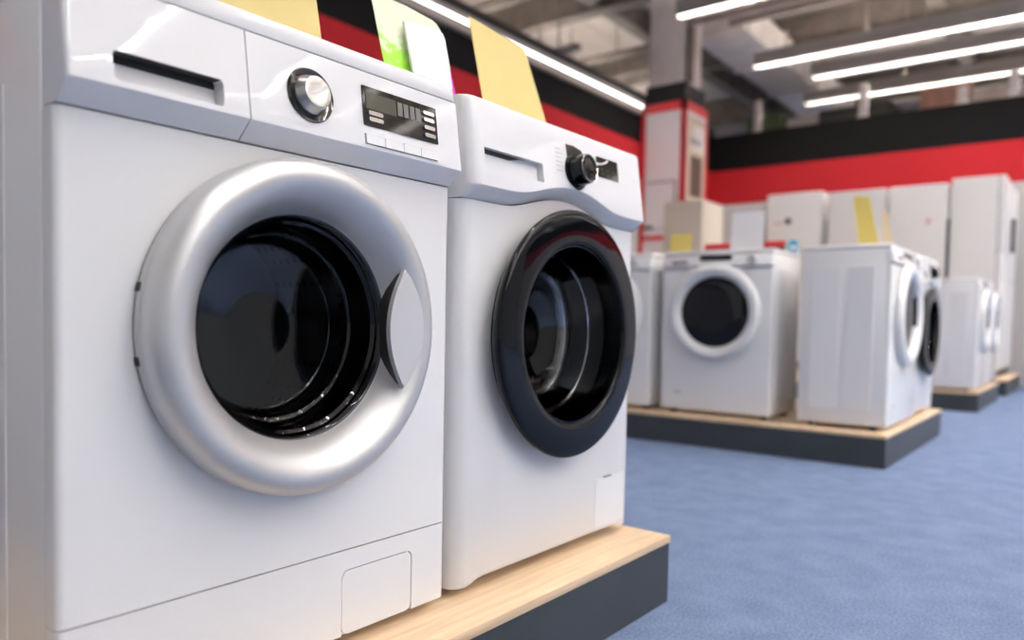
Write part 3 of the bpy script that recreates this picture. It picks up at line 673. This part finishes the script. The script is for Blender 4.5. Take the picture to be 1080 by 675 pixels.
fridge('beige slim fridge left of the row, behind the small yellow card', 6.70, 2.495, 0.425, 0.50, 1.69, M['fridgebeige'], -PI/2, 0.35, None, 'fridges along the back wall')
# dark gap strip beside the tall fridge: its shade put in as a black strip
t_ = thing('gap_shade_strip', 'narrow black strip put in for the dark gap between the last two fridges', 'post', (8.33, 0.412, PT), 0)
MB().box(-0.02, 0.02, -0.014, 0.014, 0, 1.56, 0.003, 1).build('post', M['blackplastic'], t_)
MB().box(-0.03, 0.03, -0.014, 0.014, 1.56, 1.575, 0.002, 1).build('gap_strip_cap', M['grip'], t_)

# ------------------------------------------------------------------ room
XW, YW = 9.80, 3.575
ZL, ZM, ZTOP = 2.17+PT, 2.575+PT, 3.06+PT
def wallbox(name, x0, x1, y0, y1, z0, z1, m):
    return struct(MB().box(x0, x1, y0, y1, z0, z1).build(name, m, None, smooth=False))
wallbox('floor', -7, 20, -9, 13, -0.05, 0, M['carpet'])
wallbox('ceiling', -7, 20, -9, 13, 5.35, 5.5, M['deck'])
wallbox('wall_left', -7, XW+0.12, YW, YW+0.12, 0, ZTOP, stripe_wall_mat('striped_wall_paint', ZL, ZM+0.015))
wallbox('wall_right', XW, XW+0.12, -9, YW, 0, ZTOP, stripe_wall_mat('striped_wall_paint_right', ZL-0.07, ZM))
wallbox('wall_back', 19.9, 20, -9, 13, 0, 5.35, M['hallwall'])
wallbox('wall_far', -7, 19.9, 12.9, 13, 0, 5.35, M['hallwall'])
wallbox('trim_1', -7, XW, YW-0.05, YW+0.14, ZTOP, ZTOP+0.09, M['blackcloth'])
wallbox('trim_2', -7, 7.70, YW-0.055, YW, ZTOP-0.15, ZTOP-0.10, M['pipe'])

# wall-mounted tube
t_ = thing('wall_light', 'long bright tube light along the top of the striped left wall', 'light', (3.0, YW-0.05, ZTOP-0.06))
MB().box(-6, 4.68, -0.03, 0.05, 0.0, 0.055, 0.004, 1).build('housing', M['housing'], t_)
MB().tube([(-6, -0.02, -0.012), (4.66, -0.02, -0.012)], 0.013, 12).build('tube', M['walltube'], t_)

# ceiling lights in rows
LZ = 3.70+PT
rows = [(7.07, 2.79, 'hanging linear light nearest the column, cut by the top edge'),
        (9.06, 2.72, 'uppermost long linear light at the right'),
        (9.88, 2.26, 'middle long linear light at the right'),
        (11.03, 2.70, 'lowest and furthest long linear light at the right')]
for x in (6.1, 5.2, 4.4, 3.6, 2.4, 1.2, -0.5): rows.append((x, 1.0 if x < 2 else -0.4, 'unseen linear light row added above the aisle'))  # out-of-view rows, several added to brighten the machine fronts
for x in (13.4, 15.6): rows.append((x, 2.6, 'unseen linear light row added behind the striped right wall'))  # unseen rows added to brighten the roof beyond the right wall
hidden = [(16.0, 7.3), (14.5, 10.2), (12.0, 5.6)]  # unseen rows added to brighten the roof beyond the left wall
for x, ye, lab in rows:
    t_ = thing('linear_light', lab, 'light', (x, ye, LZ), 0, 'linear ceiling lights')
    hb = MB().box(-0.055, 0.055, -9.5, 0, 0.045, 0.10)
    for sx in (-1, 1): hb.box(sx*0.053-0.004, sx*0.053+0.004, -9.5, 0, -0.034, 0.135)
    for y in (-9.5, -0.006): hb.box(-0.055, 0.055, y, y+0.006, -0.034, 0.135)
    hb.build('housing', M['lampwhite'], t_, smooth=False)
    MB().box(-0.032, 0.032, -9.48, -0.02, 0.030, 0.045).build('lit_tube', M['tube'], t_, smooth=False)
    MB().box(-0.045, 0.045, -9.48, -0.02, 0.101, 0.106).build('added_uplight', M['added_uplight'], t_, smooth=False)  # added glowing strip that lights the roof, unseen from below
    for y in (-1.3, -3.4, -6.2, -9.0):
        MB().tube([(0, y, 0.106), (0, y, 5.35-LZ)], 0.006, 6).build('hanger', M['pipe'], t_)

for x, y in hidden:
    dup(t_, (x, y, LZ), -PI/2, 'unseen linear light row added behind the striped left wall')
for x, y in ((13.0, -4.6), (13.5, -7.6)):
    dup(t_, (x, y, LZ-0.45), -PI/2, 'linear light row across the aisle behind the camera')

# pillar with framed posters
PX, PY, PW, PD, PH = 7.75, 3.00, 0.63, 0.56, 3.02+PT
t_ = thing('advertising_pillar', 'red-framed pillar with appliance posters in the corner of the shop', 'pillar', (PX+PW/2, PY+PD/2, 0))
w, d = PW/2, PD/2
MB().box(-w+0.01, w-0.01, -d+0.01, d-0.01, 0, PH).build('core', M['poster'], t_)
fr = MB()
b_ = 0.055
for (xa, xb) in ((-w, -w+0.02), (w-0.02, w)):
    fr.box(xa, xb, -d, -d+b_, 0, PH); fr.box(xa, xb, d-b_, d, 0, PH); fr.box(xa, xb, -d, d, PH-0.10, PH); fr.box(xa, xb, -d, d, 1.44+PT, 1.49+PT)
fr.box(-w, -w+b_, -d, -d+0.02, 0, PH); fr.box(w-b_, w, -d, -d+0.02, 0, PH); fr.box(-w, w, -d, -d+0.02, PH-0.10, PH)
fr.build('red_frame', M['red'], t_, smooth=False)
po = MB().box(-w-0.004, -w+0.012, -d+0.075, d-0.075, 1.60+PT, PH-0.16).build('fridge_poster', M['poster'], t_)
MB().box(-w-0.008, -w+0.01, -d+0.09, d-0.10, 2.10+PT, 2.12+PT).build('poster_line', M['postergrey'], po)
MB().box(-w-0.008, -w+0.01, -d+0.085, -d+0.115, 1.66+PT, 2.10+PT).build('poster_line', M['postergrey'], po)
MB().box(-w-0.008, -w+0.01, d-0.18, d-0.05, 1.57+PT, 1.61+PT).build('poster_line', M['posterbrown'], po)
po = MB().box(-w+0.09, w-0.09, -d-0.004, -d+0.012, 1.60+PT, PH-0.16).build('kitchen_poster', M['postercream'], t_)
MB().box(-w+0.15, w-0.17, -d-0.007, -d+0.01, 1.95+PT, 2.42+PT).build('poster_oven', M['posterbrown'], po)
MB().box(-w+0.12, w-0.22, -d-0.007, -d+0.01, 2.55+PT, 2.62+PT).build('poster_shelf', M['postergrey'], po)
MB().box(-w+0.24, w-0.12, -d-0.007, -d+0.01, 2.48+PT, 2.78+PT).build('poster_cupboard', M['poster'], po)
MB().box(-w+0.03, w-0.03, -d+0.03, d-0.03, PH, PH+0.22, 0.01, 1).build('black_cap', M['blackcloth'], t_)
t_ = thing('concrete_column', 'pale concrete column rising above the red-framed pillar', 'column', (PX+PW/2-0.03, PY+PD/2, PH+0.22))
MB().box(-0.25, 0.25, -0.22, 0.22, 0, 5.35-PH-0.22, 0.02, 2).build('shaft', M['concrete'], t_)
MB().tube([(-0.19, -0.275, 0), (-0.19, -0.275, 5.35-PH-0.22)], 0.045, 10).build('downpipe', M['girder'], t_)

# roof steelwork and services
def girder(label, p0, p1, hh, ww, m='girder', name='roof_girder', cat='girder'):
    p0, p1 = Vector(p0), Vector(p1); L = (p1-p0).length
    t = thing(name, label, cat, p0, math.atan2(p1.y-p0.y, p1.x-p0.x), 'roof girders')
    MB().box(0, L, -ww/2, ww/2, -hh, -hh+0.03).build('bottom_flange', M[m], t, smooth=False)
    MB().box(0, L, -ww/2, ww/2, -0.03, 0).build('top_flange', M[m], t, smooth=False)
    MB().box(0, L, -0.012, 0.012, -hh+0.03, -0.03).build('web', M[m], t, smooth=False)
girder('roof girder crossing left of the column', (6.2, 12.5, 5.35), (6.2, -8.5, 5.35), 0.55, 0.22)
girder('roof girder crossing above the column', (8.6, 12.5, 5.35), (8.6, -8.5, 5.35), 0.55, 0.22)
girder('roof girder crossing beyond the right wall', (11.6, 12.5, 5.35), (11.6, -8.5, 5.35), 0.55, 0.22)
girder('furthest roof girder near the back of the hall', (15.2, 12.5, 5.35), (15.2, -8.5, 5.35), 0.55, 0.22)
girder('dark long roof girder running into the distance', (2.0, 1.1, 5.33), (19.5, 1.1, 5.33), 0.35, 0.2)
girder('long roof girder running along above the left wall', (2.0, 4.7, 5.2), (19.5, 4.7, 5.2), 0.35, 0.2)
girder('long roof girder far behind the left wall', (2.0, 8.7, 5.2), (19.5, 8.7, 5.2), 0.35, 0.2)
def duct(label, x0, x1, y, z, w, h):
    t = thing('air_duct', label, 'duct', (x0, y, z)); L = x1-x0
    MB().box(0, L, -w/2, w/2, 0, h, 0.01, 1).build('duct_body', M['duct'], t)
    for k in range(int(L/1.5)+1):
        MB().box(k*1.5+0.1, k*1.5+0.14, -w/2-0.03, w/2+0.03, -0.03, h+0.03).build('flange', M['duct'], t)
    for k in range(int(L/3)+1):
        for s in (-1, 1): MB().tube([(0.5+k*3, s*w/2, h-0.01), (0.5+k*3, s*w/2, 5.35-z)], 0.012, 6).build('hanger', M['girder'], t)
duct('wide pale air duct under the roof at the upper right', 9.6, 17.0, 3.45, 4.55, 0.75, 0.42)
duct('pale air duct above the left wall', 3.5, 14.0, 6.4, 4.10, 0.6, 0.5)
def pipe(label, pts, r, m='pipe'):
    t = thing('overhead_pipe', label, 'pipe', pts[0], 0, 'overhead pipes'); b = Vector(pts[0])
    MB().tube([Vector(p)-b for p in pts], r, 10).build('pipe_run', M[m], t)
    a, z = Vector(pts[0]), Vector(pts[-1])
    for k in (0.15, 0.5, 0.85):
        q = a.lerp(z, k)-b; MB().tube([q, (q.x, q.y, 5.35-b.z)], 0.012, 6).build('pipe_hanger', M['girder'], t)
pipe('thin pipe crossing in front of the column just above the red pillar', [(7.6, 2.9, 3.95), (7.6, -3.0, 3.95)], 0.035)
pipe('overhead pipe high behind the left wall', [(6.9, 11.0, 3.70), (6.9, 3.9, 3.70)], 0.045)
pipe('dull red sprinkler pipe running behind the left wall', [(3.0, 4.6, 3.85), (12.0, 4.6, 3.85)], 0.045, 'redpipe')
pipe('pale overhead pipe next to the red sprinkler pipe', [(3.0, 4.9, 4.05), (12.0, 4.9, 4.05)], 0.05, 'duct')
pipe('grey overhead pipe above the right linear lights', [(8.7, 2.9, 4.30), (8.7, -6.0, 4.30)], 0.05, 'pipe')
pipe('second grey pipe near the right linear lights', [(9.5, 2.9, 4.1), (9.5, -6.0, 4.1)], 0.035, 'pipe')

for x, lab in ((5.0, 'dark overhead pipe high above the left wall, nearest the yellow card'), (7.4, 'dark overhead pipe just left of the column'),
               (9.9, 'dark overhead pipe passing right behind the column'), (10.8, 'furthest dark overhead pipe behind the column')):
    pipe(lab, [(x, 12.0, 4.70), (x, 4.0, 4.70)], 0.055, 'girder')

# storage rack beyond the right wall, seen above its top
t_ = thing('storage_rack', 'tall storage rack rising behind the striped right wall', 'rack', (11.6, 0.0, 0))
for y in (-2.6, -1.3, 0.0, 1.4, 2.8, 4.2):
    for x in (0, 0.9):
        MB().box(x-0.03, x+0.03, y-0.03, y+0.03, 0, 3.46, 0.004, 1).build('upright', M['carton4'], t_)
MB().box(-0.03, 0.93, -2.63, 4.23, 3.46, 3.52).build('deck', M['girder'], t_)
cart = [(3.55, 0.55, 0.42, 'carton3', 'green stacked carton on the rack, near the pillar'), (2.95, 0.45, 0.30, 'carton4', 'pale carton on the rack right of the green one'),
        (2.20, 1.0, 0.36, 'carton2', 'long dark carton on the rack behind the wall top'), (1.05, 0.55, 0.62, 'carton', 'reddish brown carton stack on the rack behind the wall top'),
        (0.45, 0.5, 0.30, 'carton4', 'whitish carton on the rack right of the brown stack'), (-0.35, 0.45, 0.42, 'carton', 'small reddish carton on the rack towards the right'),
        (-0.95, 0.6, 0.30, 'carton2', 'dark carton on the rack near the right edge')]
for y, w, hh, m_, lab in cart:
    t_ = thing('carton', lab, 'carton', (12.05, y, 3.52), 0, 'cartons stored on the rack')
    MB().box(-0.35, 0.35, -w/2, w/2, 0, hh, 0.006, 1).build('carton_box', M[m_], t_)
    MB().box(-0.352, 0.352, -0.03, 0.03, hh-0.01, hh+0.002).build('carton_tape', M['postercream'], t_)

for y, hh, lab in ((2.95, 0.42, 'white post on top of the striped wall, next to the pillar'), (1.62, 0.42, 'white post on the wall top beside the brown cartons'),
                   (0.55, 0.2, 'short white post on the wall top, right of centre'), (0.05, 0.3, 'white post on the wall top nearest the right edge')):
    t_ = thing('wall_post', lab, 'post', (XW+0.06, y, ZTOP), 0, 'white posts on the wall top')
    MB().box(-0.03, 0.03, -0.045, 0.045, 0, hh, 0.004, 1).build('post', M['carton4'], t_)
    MB().box(-0.05, 0.05, -0.07, 0.07, 0, 0.02, 0.002, 1).build('post_foot', M['carton4'], t_)

# ------------------------------------------------------------------ world, camera
wd = bpy.data.worlds.new('world'); S.world = wd; wd.use_nodes = True
wd.node_tree.nodes['Background'].inputs[0].default_value = (1.0, 0.99, 0.98, 1)
wd.node_tree.nodes['Background'].inputs[1].default_value = 0.33

cam = bpy.data.cameras.new('camera'); co = bpy.data.objects.new('camera', cam); COL.objects.link(co)
Rr = [[0.61545512, -0.78794114, 0.0190726], [-0.02049688, -0.04019093, -0.99898177], [0.78790537, 0.61443751, -0.04088605]]
right = Vector(Rr[0]); up = -Vector(Rr[1]); back = -Vector(Rr[2])
mw = Matrix((right, up, back)).transposed().to_4x4()
mw.translation = Vector((-0.32926516, -0.86226654, 0.4857673+PT))
co.matrix_world = mw
cam.sensor_fit = 'HORIZONTAL'; cam.sensor_width = 36.0; cam.lens = 801.3546/1080*36.0
cam.shift_y = (369.09-337.5)/1080
cam.clip_start = 0.02; cam.clip_end = 100
cam.dof.use_dof = True; cam.dof.focus_distance = 1.15; cam.dof.aperture_fstop = 2.2
S.camera = co

S.view_settings.view_transform = 'Standard'; S.view_settings.look = 'None'
S.view_settings.gamma = 1.0; S.view_settings.use_curve_mapping = False
S.view_settings.exposure = 0.60
S.cycles.max_bounces = 10; S.cycles.transparent_max_bounces = 16; S.cycles.glossy_bounces = 6
S.cycles.sample_clamp_indirect = 6.0
